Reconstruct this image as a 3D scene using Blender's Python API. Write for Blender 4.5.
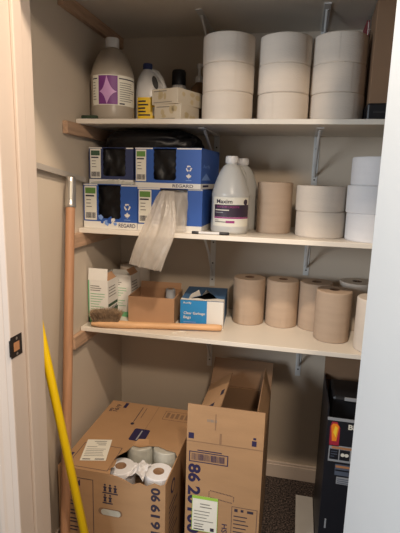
import bpy, bmesh, math, random
from mathutils import Vector, Matrix, noise
random.seed(11)
for o in list(bpy.data.objects): bpy.data.objects.remove(o, do_unlink=True)
S = bpy.context.scene
COL = S.collection
PI = math.pi

# ------------------------------------------------------------ camera
CX, CY, CZ, YAW, PITCH, ROLL, FPX = .855, -2.109, 1.474, .210, .193, .028, 455.5
cy_, sy_ = math.cos(YAW), math.sin(YAW); cp_, sp_ = math.cos(PITCH), math.sin(PITCH)
fwd = Vector((-sy_*cp_, cy_*cp_, -sp_)); rgt = Vector((cy_, sy_, 0)); upv = rgt.cross(fwd)
r2 = rgt*math.cos(ROLL) + upv*math.sin(ROLL); u2 = -rgt*math.sin(ROLL) + upv*math.cos(ROLL)
cam = bpy.data.cameras.new('camera'); camo = bpy.data.objects.new('camera', cam); COL.objects.link(camo)
cam.sensor_fit = 'HORIZONTAL'; cam.sensor_width = 36; cam.lens = 36*FPX/400; cam.clip_start = .02
M = Matrix.Identity(4)
for i in range(3):
    M[i][0] = r2[i]; M[i][1] = u2[i]; M[i][2] = -fwd[i]
M[0][3], M[1][3], M[2][3] = CX, CY, CZ
camo.matrix_world = M
S.camera = camo

# ------------------------------------------------------------ world, lamps, exposure
W = bpy.data.worlds.new('world'); S.world = W; W.use_nodes = True
W.node_tree.nodes['Background'].inputs[0].default_value = (1.0, .90, .80, 1)
W.node_tree.nodes['Background'].inputs[1].default_value = .30
def area(name, loc, target, size, power, color):
    l = bpy.data.lights.new(name, 'AREA'); l.shape = 'DISK'; l.size = size; l.energy = power; l.color = color
    o = bpy.data.objects.new(name, l); COL.objects.link(o); o.location = loc
    o.rotation_euler = (Vector(target)-Vector(loc)).to_track_quat('-Z', 'Y').to_euler()
    return o
area('room_lamp', (1.225, -2.5, 2.40), (.5, 0, .7), .20, 24, (1.0, .82, .64))
area('ceiling_lamp_near', (.86, -1.46, 2.50), (.25, -.4, .7), .10, 23, (1.0, .82, .64))
area('daylight_window', (-1.2, -3.2, 1.6), (1.0, -.9, 1.2), 1.0, 56, (.80, .90, 1.0))
S.view_settings.view_transform = 'Standard'; S.view_settings.look = 'None'
S.view_settings.gamma = 1; S.view_settings.use_curve_mapping = False
S.view_settings.exposure = 0.0

# ------------------------------------------------------------ materials
def lin(c):
    return tuple(((x/255)/12.92 if x/255 <= .04045 else ((x/255+.055)/1.055)**2.4) for x in c) + (1,)
MATS = {}
def mat(name, rgb, rough=.6, var=.08, scale=8, bump=0, bscale=60, metal=0, spec=.5, trans=0, alpha=1, transl=0, stretch=None, coat=0):
    if name in MATS: return MATS[name]
    m = bpy.data.materials.new(name); m.use_nodes = True; nt = m.node_tree; N = nt.nodes; L = nt.links
    b = N['Principled BSDF']; c = lin(rgb)
    b.inputs['Roughness'].default_value = rough; b.inputs['Metallic'].default_value = metal
    b.inputs['Specular IOR Level'].default_value = spec
    b.inputs['Transmission Weight'].default_value = trans; b.inputs['Alpha'].default_value = alpha
    b.inputs['Coat Weight'].default_value = coat
    tc = N.new('ShaderNodeTexCoord'); mp = N.new('ShaderNodeMapping'); L.new(tc.outputs['Object'], mp.inputs['Vector'])
    if stretch: mp.inputs['Scale'].default_value = stretch
    nz = N.new('ShaderNodeTexNoise'); nz.inputs['Scale'].default_value = scale; nz.inputs['Detail'].default_value = 4
    L.new(mp.outputs['Vector'], nz.inputs['Vector'])
    rp = N.new('ShaderNodeValToRGB'); L.new(nz.outputs['Fac'], rp.inputs['Fac'])
    rp.color_ramp.elements[0].position = .3; rp.color_ramp.elements[1].position = .7
    rp.color_ramp.elements[0].color = tuple(x*(1-var) for x in c[:3])+(1,)
    rp.color_ramp.elements[1].color = tuple(min(1, x*(1+var)) for x in c[:3])+(1,)
    L.new(rp.outputs['Color'], b.inputs['Base Color'])
    if bump:
        n2 = N.new('ShaderNodeTexNoise'); n2.inputs['Scale'].default_value = bscale; n2.inputs['Detail'].default_value = 3
        L.new(mp.outputs['Vector'], n2.inputs['Vector'])
        bp = N.new('ShaderNodeBump'); bp.inputs['Strength'].default_value = bump; bp.inputs['Distance'].default_value = .01
        L.new(n2.outputs['Fac'], bp.inputs['Height']); L.new(bp.outputs['Normal'], b.inputs['Normal'])
    if transl:
        t = N.new('ShaderNodeBsdfTranslucent'); t.inputs['Color'].default_value = c
        mx = N.new('ShaderNodeMixShader'); mx.inputs[0].default_value = transl
        L.new(b.outputs[0], mx.inputs[1]); L.new(t.outputs[0], mx.inputs[2]); L.new(mx.outputs[0], N['Material Output'].inputs['Surface'])
    MATS[name] = m
    return m

WALL = mat('beige_wall_paint', (198, 183, 164), .85, .03, 3, .06, 220)
CEIL = mat('ceiling_paint', (205, 198, 186), .9, .03, 3)
TRIM = mat('white_trim_paint', (204, 188, 174), .55, .02, 4, .02, 40)
DOOR = mat('white_door_paint', (212, 218, 222), .45, .02, 4, .03, 30)
SHELF = mat('white_shelf_laminate', (222, 213, 199), .4, .03, 5, .02, 60)
CLEAT = mat('pine_cleat_wood', (184, 150, 122), .7, .18, 14, .1, 40, stretch=(6, .5, 6))
BRACK = mat('painted_bracket_metal', (210, 209, 206), .4, .04, 20, 0)
RAILM = mat('grey_rail_metal', (186, 176, 164), .45, .06, 20, 0, metal=.2)
def carpet():
    m = bpy.data.materials.new('dark_speckled_carpet'); m.use_nodes = True; nt = m.node_tree; N = nt.nodes; L = nt.links; b = N['Principled BSDF']
    tc = N.new('ShaderNodeTexCoord'); n = N.new('ShaderNodeTexNoise'); n.inputs['Scale'].default_value = 130; n.inputs['Detail'].default_value = 2
    L.new(tc.outputs['Object'], n.inputs['Vector']); r = N.new('ShaderNodeValToRGB')
    e = r.color_ramp.elements; e[0].position = .42; e[0].color = lin((30, 25, 23)); e[1].position = .70; e[1].color = lin((112, 96, 88))
    L.new(n.outputs['Fac'], r.inputs['Fac']); L.new(r.outputs['Color'], b.inputs['Base Color']); b.inputs['Roughness'].default_value = .95
    bp = N.new('ShaderNodeBump'); bp.inputs['Strength'].default_value = .8; bp.inputs['Distance'].default_value = .01
    L.new(n.outputs['Fac'], bp.inputs['Height']); L.new(bp.outputs['Normal'], b.inputs['Normal'])
    return m
CARPET = carpet()
CARD = mat('brown_cardboard', (168, 131, 94), .8, .06, 6, .05, 90, stretch=(1, 1, 4))
CARDIN = mat('inner_cardboard', (140, 108, 80), .85, .06, 6)
CARD2 = mat('light_kraft_cardboard', (178, 138, 104), .8, .06, 6)
DKCARD = mat('dark_brown_cardboard', (136, 106, 80), .85, .08, 6)
INK = mat('dark_print_ink', (48, 42, 58), .7, .05)
PURINK = mat('purple_print_ink', (40, 33, 70), .7, .05)
PAPER = mat('white_label_paper', (226, 222, 208), .7, .03)
GREYINK = mat('grey_print_ink', (128, 124, 116), .7, .05)
LIME = mat('lime_green_print', (150, 190, 70), .7, .05)
GREENP = mat('pale_green_print', (112, 178, 128), .7, .08)
DKGREEN = mat('dark_green_print', (58, 84, 62), .7, .08)
GREENL = mat('label_header_green', (98, 138, 66), .7, .05)
BLUE = mat('blue_carton_print', (46, 88, 166), .5, .05, 5)
NAVY = mat('navy_carton_print', (48, 58, 96), .5, .06, 5)
SKY = mat('sky_blue_carton_print', (44, 134, 194), .5, .05, 5)
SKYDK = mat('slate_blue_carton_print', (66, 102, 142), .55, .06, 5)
LTBLUE = mat('light_blue_print', (124, 156, 214), .5, .05, 5)
WHITEC = mat('white_carton_board', (224, 220, 212), .6, .03, 5)
TISSUE = mat('white_tissue_paper', (212, 199, 184), .9, .03, 5, .15, 70, stretch=(1, 1, 6))
TISSUEB = mat('cool_white_tissue_paper', (224, 222, 222), .9, .03, 5, .15, 70, stretch=(1, 1, 6))
TISEND = mat('tissue_roll_end', (200, 188, 174), .95, .04, 40)
KRAFT = mat('kraft_towel_paper', (178, 155, 133), .9, .05, 6, .15, 60, stretch=(1, 1, 6))
CORE = mat('cardboard_core', (96, 72, 54), .9, .1, 10)
CORELT = mat('light_cardboard_core', (140, 108, 80), .9, .1, 10)
BLACKP = mat('black_bag_plastic', (15, 14, 16), .42, .15, 10, .4, 22, spec=.35)
BLACK = mat('black_plastic', (22, 22, 26), .45, .1, 10)
BLACKC = mat('black_carton_print', (26, 27, 34), .5, .12, 6)
DKGREY = mat('dark_grey_plastic', (52, 50, 50), .5, .1, 10)
GREYP = mat('grey_label_print', (150, 152, 156), .6, .06, 20)
SLATE = mat('slate_label_print', (84, 92, 108), .6, .1, 30)
ORANGE = mat('orange_print', (244, 140, 40), .5, .05)
YELP = mat('yellow_print', (250, 208, 60), .5, .05)
PINKR = mat('magenta_red_print', (170, 42, 62), .5, .08)
TANP = mat('tan_print', (178, 124, 84), .6, .08)
JUGG = mat('grey_translucent_jug', (186, 174, 158), .35, .05, 5, .03, 20, transl=.25)
JUGW = mat('white_translucent_jug', (216, 215, 210), .3, .04, 5, .03, 20, transl=.25)
WHITEP = mat('white_bottle_plastic', (212, 210, 208), .35, .02, 5)
PURPLE = mat('purple_label_print', (116, 50, 124), .5, .12, 12)
LILAC = mat('lilac_label_print', (198, 150, 198), .5, .1, 14)
BLEACHY = mat('yellow_label_print', (240, 200, 48), .5, .05)
CAPB = mat('navy_cap_plastic', (36, 48, 96), .4, .05)
BOXY = mat('white_and_yellow_box_print', (210, 200, 182), .6, .03)
BLOTCH = mat('faded_yellow_print', (200, 184, 148), .6, .1)
AMBER = mat('amber_clear_plastic', (120, 92, 66), .25, .08, 6, transl=.2)
POLEW = mat('worn_pole_wood', (174, 128, 94), .55, .16, 12, .05, 40, stretch=(6, 6, .6))
HANDLEW = mat('pale_brush_wood', (214, 168, 122), .55, .1, 14, .04, 40, stretch=(.6, 6, 6))
STEEL = mat('worn_steel', (190, 184, 176), .32, .08, 20, .05, 60, metal=.85)
DKSTEEL = mat('dark_strike_metal', (66, 60, 58), .4, .1, 20, metal=.7)
YELPOLE = mat('yellow_fibreglass', (250, 208, 14), .35, .03, 10)
BRISTLE = mat('brown_bristle', (160, 134, 106), .9, .4, 60)
GREENPAD = mat('dark_green_scouring_pad', (52, 66, 50), .95, .2, 60, .4, 200)
REDF = mat('dark_red_folder', (132, 36, 46), .6, .08)
PLAST = mat('clear_bag_plastic', (232, 224, 214), .16, .04, 12, .5, 38, spec=.9, alpha=.45, transl=.2)
MAG = mat('magenta_label_print', (150, 50, 118), .5, .05)
DKPUR = mat('dark_plum_label_print', (54, 40, 58), .5, .05)
GREYFILM = mat('grey_plastic_wrap', (186, 184, 172), .35, .1, 12, .3, 40)
BOARDW = mat('white_painted_board', (196, 192, 186), .6, .04, 10)
WIRE = mat('white_wire', (230, 224, 212), .5, .03)

# ------------------------------------------------------------ mesh builder
_tc = {}
def text_geo(s, bold):
    k = (s, bold)
    if k in _tc: return _tc[k]
    cu = bpy.data.curves.new('t', 'FONT'); cu.body = s; cu.size = 1; cu.offset = bold; cu.resolution_u = 3
    o = bpy.data.objects.new('t', cu); COL.objects.link(o)
    dg = bpy.context.evaluated_depsgraph_get(); dg.update()
    me = bpy.data.meshes.new_from_object(o.evaluated_get(dg))
    vs = [tuple(v.co) for v in me.vertices]; fs = [tuple(p.vertices) for p in me.polygons]
    bpy.data.objects.remove(o); bpy.data.curves.remove(cu); bpy.data.meshes.remove(me)
    x0 = min(v[0] for v in vs); x1 = max(v[0] for v in vs); y0 = min(v[1] for v in vs); y1 = max(v[1] for v in vs)
    _tc[k] = (vs, fs, x0, x1, y0, y1)
    return _tc[k]

class MB:
    def __init__(s): s.v = []; s.f = []; s.m = []; s.sm = []; s.mats = []
    def mi(s, m):
        if m not in s.mats: s.mats.append(m)
        return s.mats.index(m)
    def add(s, vs, fs, m, smooth=False):
        b = len(s.v); k = s.mi(m); s.v += [tuple(p) for p in vs]
        for f in fs: s.f.append(tuple(i+b for i in f)); s.m.append(k); s.sm.append(smooth)
        return s
    def box(s, x0, y0, z0, x1, y1, z1, m, T=None):
        P = [Vector((x, y, z)) for z in (z0, z1) for y in (y0, y1) for x in (x0, x1)]
        if T: P = [T @ p for p in P]
        return s.add(P, [(0, 2, 3, 1), (4, 5, 7, 6), (0, 1, 5, 4), (2, 6, 7, 3), (0, 4, 6, 2), (1, 3, 7, 5)], m)
    def lathe(s, prof, m, n=40, c=(0, 0), smooth=True, fn=None):
        vs = []; fs = []; k = len(prof)
        for (r, z) in prof:
            for i in range(n):
                a = 2*PI*i/n; x, y = r*math.cos(a), r*math.sin(a)
                if fn: x, y = fn(x, y, z)
                vs.append((c[0]+x, c[1]+y, z))
        for j in range(k-1):
            for i in range(n):
                fs.append((j*n+i, j*n+(i+1) % n, (j+1)*n+(i+1) % n, (j+1)*n+i))
        s.add(vs, fs, m, smooth)
        if prof[0][0] > 1e-6 and prof[0] != prof[-1]: s.add(vs[:n], [tuple(reversed(range(n)))], m)
        if prof[-1][0] > 1e-6 and prof[0] != prof[-1]: s.add(vs[-n:], [tuple(range(n))], m)
        return s
    def tube(s, pts, r, m, n=12, caps=True, flat=None):
        pts = [Vector(p) for p in pts]; rs = r if isinstance(r, (list, tuple)) else [r]*len(pts)
        vs = []; fs = []; prev = None
        for i, p in enumerate(pts):
            d = (pts[min(i+1, len(pts)-1)] - pts[max(i-1, 0)]).normalized()
            if prev is None:
                a = Vector((0, 0, 1)) if abs(d.z) < .9 else Vector((1, 0, 0)); u = d.cross(a).normalized()
            else:
                u = (prev - d*prev.dot(d)).normalized()
            w = d.cross(u); prev = u
            for k in range(n):
                t = 2*PI*k/n; vs.append(p + (u*math.cos(t) + w*math.sin(t)*(flat or 1))*rs[i])
        for i in range(len(pts)-1):
            for k in range(n):
                fs.append((i*n+k, i*n+(k+1) % n, (i+1)*n+(k+1) % n, (i+1)*n+k))
        s.add(vs, fs, m, True)
        if caps:
            s.add(vs[:n], [tuple(reversed(range(n)))], m); s.add(vs[-n:], [tuple(range(n))], m)
        return s
    def poly(s, pts, m): return s.add(pts, [tuple(range(len(pts)))], m)
    def rect(s, o, u, v, w, h, m):
        o, u, v = Vector(o), Vector(u), Vector(v)
        return s.poly([o, o+u*w, o+u*w+v*h, o+v*h], m)
    def frame(s, o, u, v, w, h, t, m):
        o, u, v = Vector(o), Vector(u), Vector(v)
        s.rect(o, u, v, w, t, m); s.rect(o+v*(h-t), u, v, w, t, m); s.rect(o+v*t, u, v, t, h-2*t, m); s.rect(o+v*t+u*(w-t), u, v, t, h-2*t, m)
        return s
    def text(s, t, o, u, v, h, m, width=None, bold=.012):
        """lower-left corner o, text along u, up v, glyph height h (and width if given)"""
        vs, fs, x0, x1, y0, y1 = text_geo(t, bold); o, u, v = Vector(o), Vector(u), Vector(v)
        k = h/(y1-y0); kx = k if width is None else width/(x1-x0)
        return s.add([o+u*((p[0]-x0)*kx)+v*((p[1]-y0)*k) for p in vs], fs, m)
    def lines(s, o, u, v, w, n, pitch, t, m, seed=1):
        rr = random.Random(seed); o, u, v = Vector(o), Vector(u), Vector(v)
        for i in range(n): s.rect(o - v*(pitch*i), u, v, w*rr.uniform(.55, 1), t, m)
        return s
    def bars(s, o, u, v, w, h, n, m, seed=1):
        rr = random.Random(seed); o, u, v = Vector(o), Vector(u), Vector(v); p = w/n
        for i in range(n): s.rect(o+u*(p*i), u, v, p*rr.uniform(.3, .75), h, m)
        return s
    def panel(s, outer, holes, z, m, T, thick=0):
        """flat polygon with holes in the plane z of frame T"""
        bm = bmesh.new(); eds = []
        for lp in [outer]+holes:
            vv = [bm.verts.new((p[0], p[1], z)) for p in lp]
            for i in range(len(vv)): eds.append(bm.edges.new((vv[i], vv[(i+1) % len(vv)])))
        bmesh.ops.triangle_fill(bm, use_beauty=True, edges=eds)
        if thick:
            g = bmesh.ops.extrude_face_region(bm, geom=bm.faces[:])
            for e in g['geom']:
                if isinstance(e, bmesh.types.BMVert): e.co.z += thick
        bmesh.ops.recalc_face_normals(bm, faces=bm.faces[:])
        bm.verts.index_update()
        s.add([T @ x.co for x in bm.verts], [tuple(x.index for x in f.verts) for f in bm.faces], m); bm.free()
        return s
    def build(s, name, parent=None, bevel=0, loc=None, rot=None, subs=0):
        me = bpy.data.meshes.new(name); me.from_pydata(s.v, [], s.f)
        for m in s.mats: me.materials.append(m)
        me.polygons.foreach_set('material_index', s.m); me.polygons.foreach_set('use_smooth', s.sm); me.update()
        o = bpy.data.objects.new(name, me); COL.objects.link(o)
        if parent: o.parent = parent
        if loc: o.location = loc
        if rot: o.rotation_euler = rot
        if bevel:
            b = o.modifiers.new('bevel', 'BEVEL'); b.width = bevel; b.segments = 2; b.limit_method = 'ANGLE'
        return o

def tag(o, label, cat, group=None):
    o['label'] = label; o['category'] = cat
    if group: o['group'] = group
    return o
def thing(name, label, cat, loc=(0, 0, 0), rot=(0, 0, 0), group=None):
    o = bpy.data.objects.new(name, None); COL.objects.link(o); o.empty_display_size = .05
    o.location = loc; o.rotation_euler = rot if isinstance(rot, tuple) else (0, 0, rot)
    return tag(o, label, cat, group)
def struct(o): o['kind'] = 'structure'; return o
def part_label(o, l): o['label'] = l; return o
def dup(src, loc, rot, label, group=None):
    r = src.copy(); COL.objects.link(r); r.location = loc; r.rotation_euler = (0, 0, rot); r['label'] = label
    if group: r['group'] = group
    for ch in list(src.children):
        c = ch.copy(); COL.objects.link(c); c.parent = r
        for g in list(ch.children):
            d = g.copy(); COL.objects.link(d); d.parent = c
    return r
X, Y, Z = Vector((1, 0, 0)), Vector((0, 1, 0)), Vector((0, 0, 1))
E = .0007

# ============================================================ SETTING
XR = 1.50                               # right wall
struct(MB().box(-2.2, -4.2, -.06, 3.0, .12, 0, CARPET).build('floor'))
struct(MB().box(-.12, -1.05, 2.52, XR+.12, .12, 2.6, CEIL).build('ceiling'))
struct(MB().box(-.12, -1.035, 0, 0, .12, 2.52, WALL).build('wall_left'))
struct(MB().box(0, 0, 0, XR, .12, 2.52, WALL).build('wall_back'))
struct(MB().box(XR, -1.035, 0, XR+.12, .12, 2.52, WALL).build('wall_right'))
JX0, JX1, JY0, JY1, JZ = .100, 1.049, -1.050, -.884, 2.03
fw = MB()
fw.box(0, -1.035, 0, JX0-.02, -.899, 2.52, WALL); fw.box(JX1+.02, -1.035, 0, XR, -.899, 2.52, WALL)
fw.box(JX0-.02, -1.035, JZ+.02, JX1+.02, -.899, 2.52, WALL)
fw.box(-2.2, -1.035, 0, -.12, -.899, 2.52, WALL); fw.box(XR+.12, -1.035, 0, 3.0, -.899, 2.52, WALL)
struct(fw.build('wall_front'))
# left jamb with door stop and casing
tj = MB(); tj.box(JX0-.02, JY0, 0, JX0, JY1, JZ, TRIM)
tj.box(JX0, -.985, 0, JX0+.011, -.945, JZ, TRIM)
j1 = struct(tj.build('trim_1', bevel=.003))
def casing_prof(x0, sgn):
    # stepped colonial casing on the room side
    m = MB(); pr = [(0, 0), (0, .010), (.006, .013), (.012, .011), (.018, .014), (.038, .016), (.046, .020), (.058, .020), (.064, .017), (.064, 0)]
    vs = []; n = len(pr)
    for z in (0, JZ+.005):
        for (a, b) in pr: vs.append((x0+sgn*a, -1.0505-b+.0155, z))
    fs = [(i, i+1, n+i+1, n+i) for i in range(n-1)] + [tuple(range(n)), tuple(range(2*n-1, n-1, -1))]
    m.add(vs, fs, TRIM); return m
struct(casing_prof(JX0-.004, -1).build('trim_4'))
tj = MB(); tj.box(JX1, JY0, 0, JX1+.02, JY1, JZ, TRIM); struct(tj.build('trim_2', bevel=.003))
tj = MB(); tj.box(JX0-.02, JY0, JZ, JX1+.02, JY1, JZ+.02, TRIM); tj.box(JX0+.011, -.985, JZ-.011, JX1, -.945, JZ, TRIM); struct(tj.build('trim_3'))
# strike plate on the jamb
sp = MB(); sp.box(JX0, -1.052, .963, JX0+.002, -1.000, 1.025, DKSTEEL)
sp.box(JX0-.001, -1.057, .970, JX0+.0025, -1.050, 1.018, DKSTEEL)
spo = sp.build('strike_plate', parent=j1, bevel=.0008); part_label(spo, 'dark metal strike plate')
MB().box(JX0+.002, -1.040, .980, JX0+.0026, -1.014, 1.006, TANP).build('latch_hole', parent=spo)
m = MB()
for z in (.971, 1.016): m.lathe([(.0045, 0), (.0035, .001)], STEEL, 12)
m = MB()
for z in (.971, 1.016):
    m.add([(JX0+.0027, -1.026+.0045*math.cos(a*PI/5), z+.0045*math.sin(a*PI/5)) for a in range(10)], [tuple(range(10))], STEEL)
m.build('screw_head', parent=spo)
# open door, hinged on the right jamb
dm = MB(); dm.box(0, -.035, .012, .90, 0, 2.02, DOOR)
d1 = struct(dm.build('door_1', bevel=.002, loc=(JX1-.001, JY0-.003, 0), rot=(0, 0, math.radians(-70))))
# baseboards
def baseb(x0, y0, x1, y1, name):
    m = MB(); m.box(x0, y0, 0, x1, y1, .072, TRIM)
    ix = .004 if x1-x0 < .1 else 0; iy = .004 if y1-y0 < .1 else 0
    m.box(x0, y0+(iy if ix == 0 else 0), .072, x1-ix, y1, .084, TRIM)
    struct(m.build(name, bevel=.002))
baseb(.0, -.014, XR, 0, 'baseboard_back')
baseb(0, -.899, .013, -.014, 'baseboard_left')

# ============================================================ SHELVES, CLEATS, BRACKETS
SH = {'T': (2.086, 2.104), '1': (1.662, 1.680), '2': (1.246, 1.264), '3': (.837, .855)}
nm = {'T': 'uppermost white shelf, seen only from below at top edge of photo', '1': 'white shelf holding the large toilet roll stacks and purple-labelled jug',
      '2': 'white shelf holding the blue bag cartons and the clear jug', '3': 'lowest white shelf holding kraft towel rolls and the brush'}
S1, S2, S3 = SH['1'][1], SH['2'][1], SH['3'][1]
for k, (a, b) in SH.items():
    o = MB().box(.004, -.45, a, XR-.004, -.001, b, SHELF).build('shelf', bevel=.0015)
    tag(o, nm[k], 'shelf', 'closet shelves')
cl = {'T': (-.556, .046, 'pine cleat on left wall under the uppermost shelf'), '1': (-.546, .045, 'pine cleat on left wall level with the purple-labelled jug shelf'),
      '2': (-.535, .054, 'pine cleat on left wall below the blue carton shelf'), '3': (-.531, .052, 'pine cleat on left wall below the brush shelf')}
for k, (y, h, l) in cl.items():
    a = SH[k][0]
    o = MB().box(0, y, a-h, .020, -.001, a, CLEAT).build('wooden_cleat', bevel=.0015); tag(o, l, 'cleat', 'wall cleats under the shelves')
def bracket(x, z, depth, drop, label):
    t = thing('shelf_bracket', label, 'bracket', (x, 0, z), group='shelf brackets')
    m = MB(); m.box(-.0125, -.004, -drop, .0125, 0, 0, BRACK)
    for q in (.25, .6, .88): m.lathe([(.004, 0), (.003, .002)], DKSTEEL, 10, fn=None) if False else m.add([(.004*math.cos(a*PI/4), -.0045, -drop*q+.004*math.sin(a*PI/4)) for a in range(8)], [tuple(range(8))], DKGREY)
    m.build('wall_plate', t, bevel=.001)
    MB().box(-.0125, -depth, -.004, .0125, 0, 0, BRACK).build('support_arm', t, bevel=.001)
    m = MB(); a = Vector((0, -depth*.82, -.004)); b = Vector((0, -.004, -drop*.82))
    mid = (a+b)/2 + Vector((0, .012, .012))
    m.tube([a, mid, b], .0055, BRACK, 8, flat=.7); m.build('brace', t)
B = [(.905, 'T', .32, .2, 'bracket behind the middle toilet roll stack under the uppermost shelf'), (.44, 'T', .32, .2, 'bracket left of the large roll stacks under the uppermost shelf'),
     (.910, '1', .36, .21, 'bracket above the two white rolls under the toilet roll shelf'), (.468, '1', .34, .21, 'bracket beside the black bag heap under the toilet roll shelf'),
     (.903, '2', .30, .2, 'bracket above the kraft towel rolls under the middle shelf'), (.468, '2', .30, .285, 'bracket above the blue and white carton under the middle shelf'),
     (.900, '3', .30, .285, 'bracket right of the tall carton under the lowest shelf'), (.468, '3', .30, .285, 'bracket left of the tall carton flap under the lowest shelf')]
for x, k, d, dr, l in B: bracket(x, SH[k][0], d, dr, l)
# metal rail on the left wall
ra, rb = Vector((0, -.86, 1.508)), Vector((0, -.41, 1.448)); d = (rb-ra).normalized(); up_ = Vector((1, 0, 0)).cross(d)*-1
if up_.z < 0: up_ = -up_
m = MB()
for (x0, x1, h0, h1) in ((0, .018, -.004, .012), (.018, .021, -.006, .014)):
    vs = []
    for p in (ra, rb):
        for (x, h) in ((x0, h0), (x1, h0), (x1, h1), (x0, h1)): vs.append(p+Vector((x, 0, 0))+up_*h)
    m.add(vs, [(0, 1, 2, 3), (7, 6, 5, 4), (0, 4, 5, 1), (1, 5, 6, 2), (2, 6, 7, 3), (3, 7, 4, 0)], RAILM)
tag(m.build('metal_rail', bevel=.001), 'thin grey metal rail sloping along the left wall above the wooden pole', 'rail')

# ============================================================ ROLLS
def roll_thing(name, label, cat, R, H, rc, mbody, mcore, loc, group, rot=0, mend=None):
    t = thing(name, label, cat, loc, rot, group); e = .0035
    m = MB(); mend = mend or mbody
    m.lathe([(R-e, 0), (R-.0008, e*.6), (R, e*1.6), (R*1.003, H*.5), (R, H-e*1.6), (R-.0008, H-e*.6), (R-e, H)], mbody, 56) if False else None
    pr = [(R-e, 0), (R-.0008, e*.6), (R, e*1.6), (R*1.004, H*.5), (R, H-e*1.6), (R-.0008, H-e*.6), (R-e, H)]
    n = 56; vs = []; fs = []
    for (r, z) in pr:
        for i in range(n): vs.append((r*math.cos(2*PI*i/n), r*math.sin(2*PI*i/n), z))
    for j in range(len(pr)-1):
        for i in range(n): fs.append((j*n+i, j*n+(i+1) % n, (j+1)*n+(i+1) % n, (j+1)*n+i))
    m.add(vs, fs, mbody, True)
    for z, fl in ((0, 1), (H, 0)):                      # ring ends
        ro = [((R-e)*math.cos(2*PI*i/n), (R-e)*math.sin(2*PI*i/n), z) for i in range(n)]
        ri = [(rc*math.cos(2*PI*i/n), rc*math.sin(2*PI*i/n), z) for i in range(n)]
        m.add(ro+ri, [((i, n+i, n+(i+1) % n, (i+1) % n) if fl else (i, (i+1) % n, n+(i+1) % n, n+i)) for i in range(n)], mend)
    # loose end of the paper: a thin raised sheet edge
    a0 = -PI/2+.05; k = 8
    o = [((R+.0011)*math.cos(a0+.05*i), (R+.0011)*math.sin(a0+.05*i)) for i in range(k)]
    m.add([(x, y, e) for x, y in o]+[(x, y, H-e) for x, y in o], [(i, i+1, k+i+1, k+i) for i in range(k-1)], mbody, True)
    m.build('paper_roll', t)
    c = MB(); vs = []; nn = 28
    for (r, z) in ((rc, .0), (rc, H+.0005), (rc-.003, H+.0005), (rc-.003, .0)):
        for i in range(nn): vs.append((r*math.cos(2*PI*i/nn), r*math.sin(2*PI*i/nn), z))
    c.add(vs, [(j*nn+i, j*nn+(i+1) % nn, ((j+1) % 4)*nn+(i+1) % nn, ((j+1) % 4)*nn+i) for j in range(4) for i in range(nn)], mcore, True)
    c.build('core', t)
    return t
G1 = 'large toilet rolls on the upper shelf'
h1 = .0984; base = None
stacks = [(.564, -.335, 'left stack beside the pump bottle'), (.767, -.300, 'middle stack'), (.960, -.288, 'right stack beside the brown box')]
lev = ['bottom', 'middle', 'top']
for sx, sy, sl in stacks:
    for k in range(3):
        lab = 'large white toilet roll, %s of three in the %s' % (lev[k], sl)
        loc = (sx+random.uniform(-.0013, .0013), sy+random.uniform(-.003, .003), S1+h1*k)
        if base is None: base = roll_thing('toilet_roll', lab, 'toilet roll', .0945, h1, .03, TISSUE, CORE, loc, G1, -.2, TISEND)
        else: dup(base, loc, random.uniform(-.9, .9), lab)
G2 = 'large toilet rolls on the middle shelf'
r2_ = roll_thing('toilet_roll', 'wide white toilet roll, lower of the pair beside the kraft towel roll', 'toilet roll', .092, .096, .028, TISSUE, CORE, (.936, -.288, S2), G2, .5, TISEND)
dup(r2_, (.932, -.286, S2+.096), 2.6, 'wide white toilet roll, upper of the pair beside the kraft towel roll')
b3 = roll_thing('toilet_roll', 'cool white toilet roll, bottom of three beside the open door edge', 'toilet roll', .093, .099, .028, TISSUEB, CORE, (1.119, -.345, S2), G2, 1.9, TISEND)
dup(b3, (1.115, -.343, S2+.099), 2.4, 'cool white toilet roll, middle of three beside the open door edge')
dup(b3, (1.124, -.338, S2+.198), 1.2, 'cool white toilet roll, topmost of three beside the open door edge')
GK = 'kraft paper towel rolls'
kt = roll_thing('paper_towel_roll', 'kraft paper towel roll standing between the clear jug and white rolls', 'paper towel roll', .069, .200, .02, KRAFT, CORE, (.755, -.235, S2), GK, 1.2)
for (x, y, l) in ((.664, -.165, 'kraft paper towel roll nearest the blue and white carton'), (.808, -.16, 'kraft paper towel roll second from the blue and white carton'),
                  (.948, -.165, 'kraft paper towel roll half hidden behind the frontmost kraft roll'), (1.012, -.290, 'frontmost kraft paper towel roll on the lowest shelf')):
    dup(kt, (x, y, S3), random.uniform(-.6, .6), l)
wt = roll_thing('paper_towel_roll', 'pale paper towel roll at the back right of the lowest shelf', 'paper towel roll', .071, .200, .02, TISSUE, CORE, (1.118, -.100, S3), 'pale paper towel rolls', .7, TISEND)
dup(wt, (1.160, -.372, S3), .2, 'pale paper towel roll cut off by the open door at lowest shelf')
dup(wt, (.105, -.082, S3), .3, 'pale paper towel roll in the back left corner behind the green carton')

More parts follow.
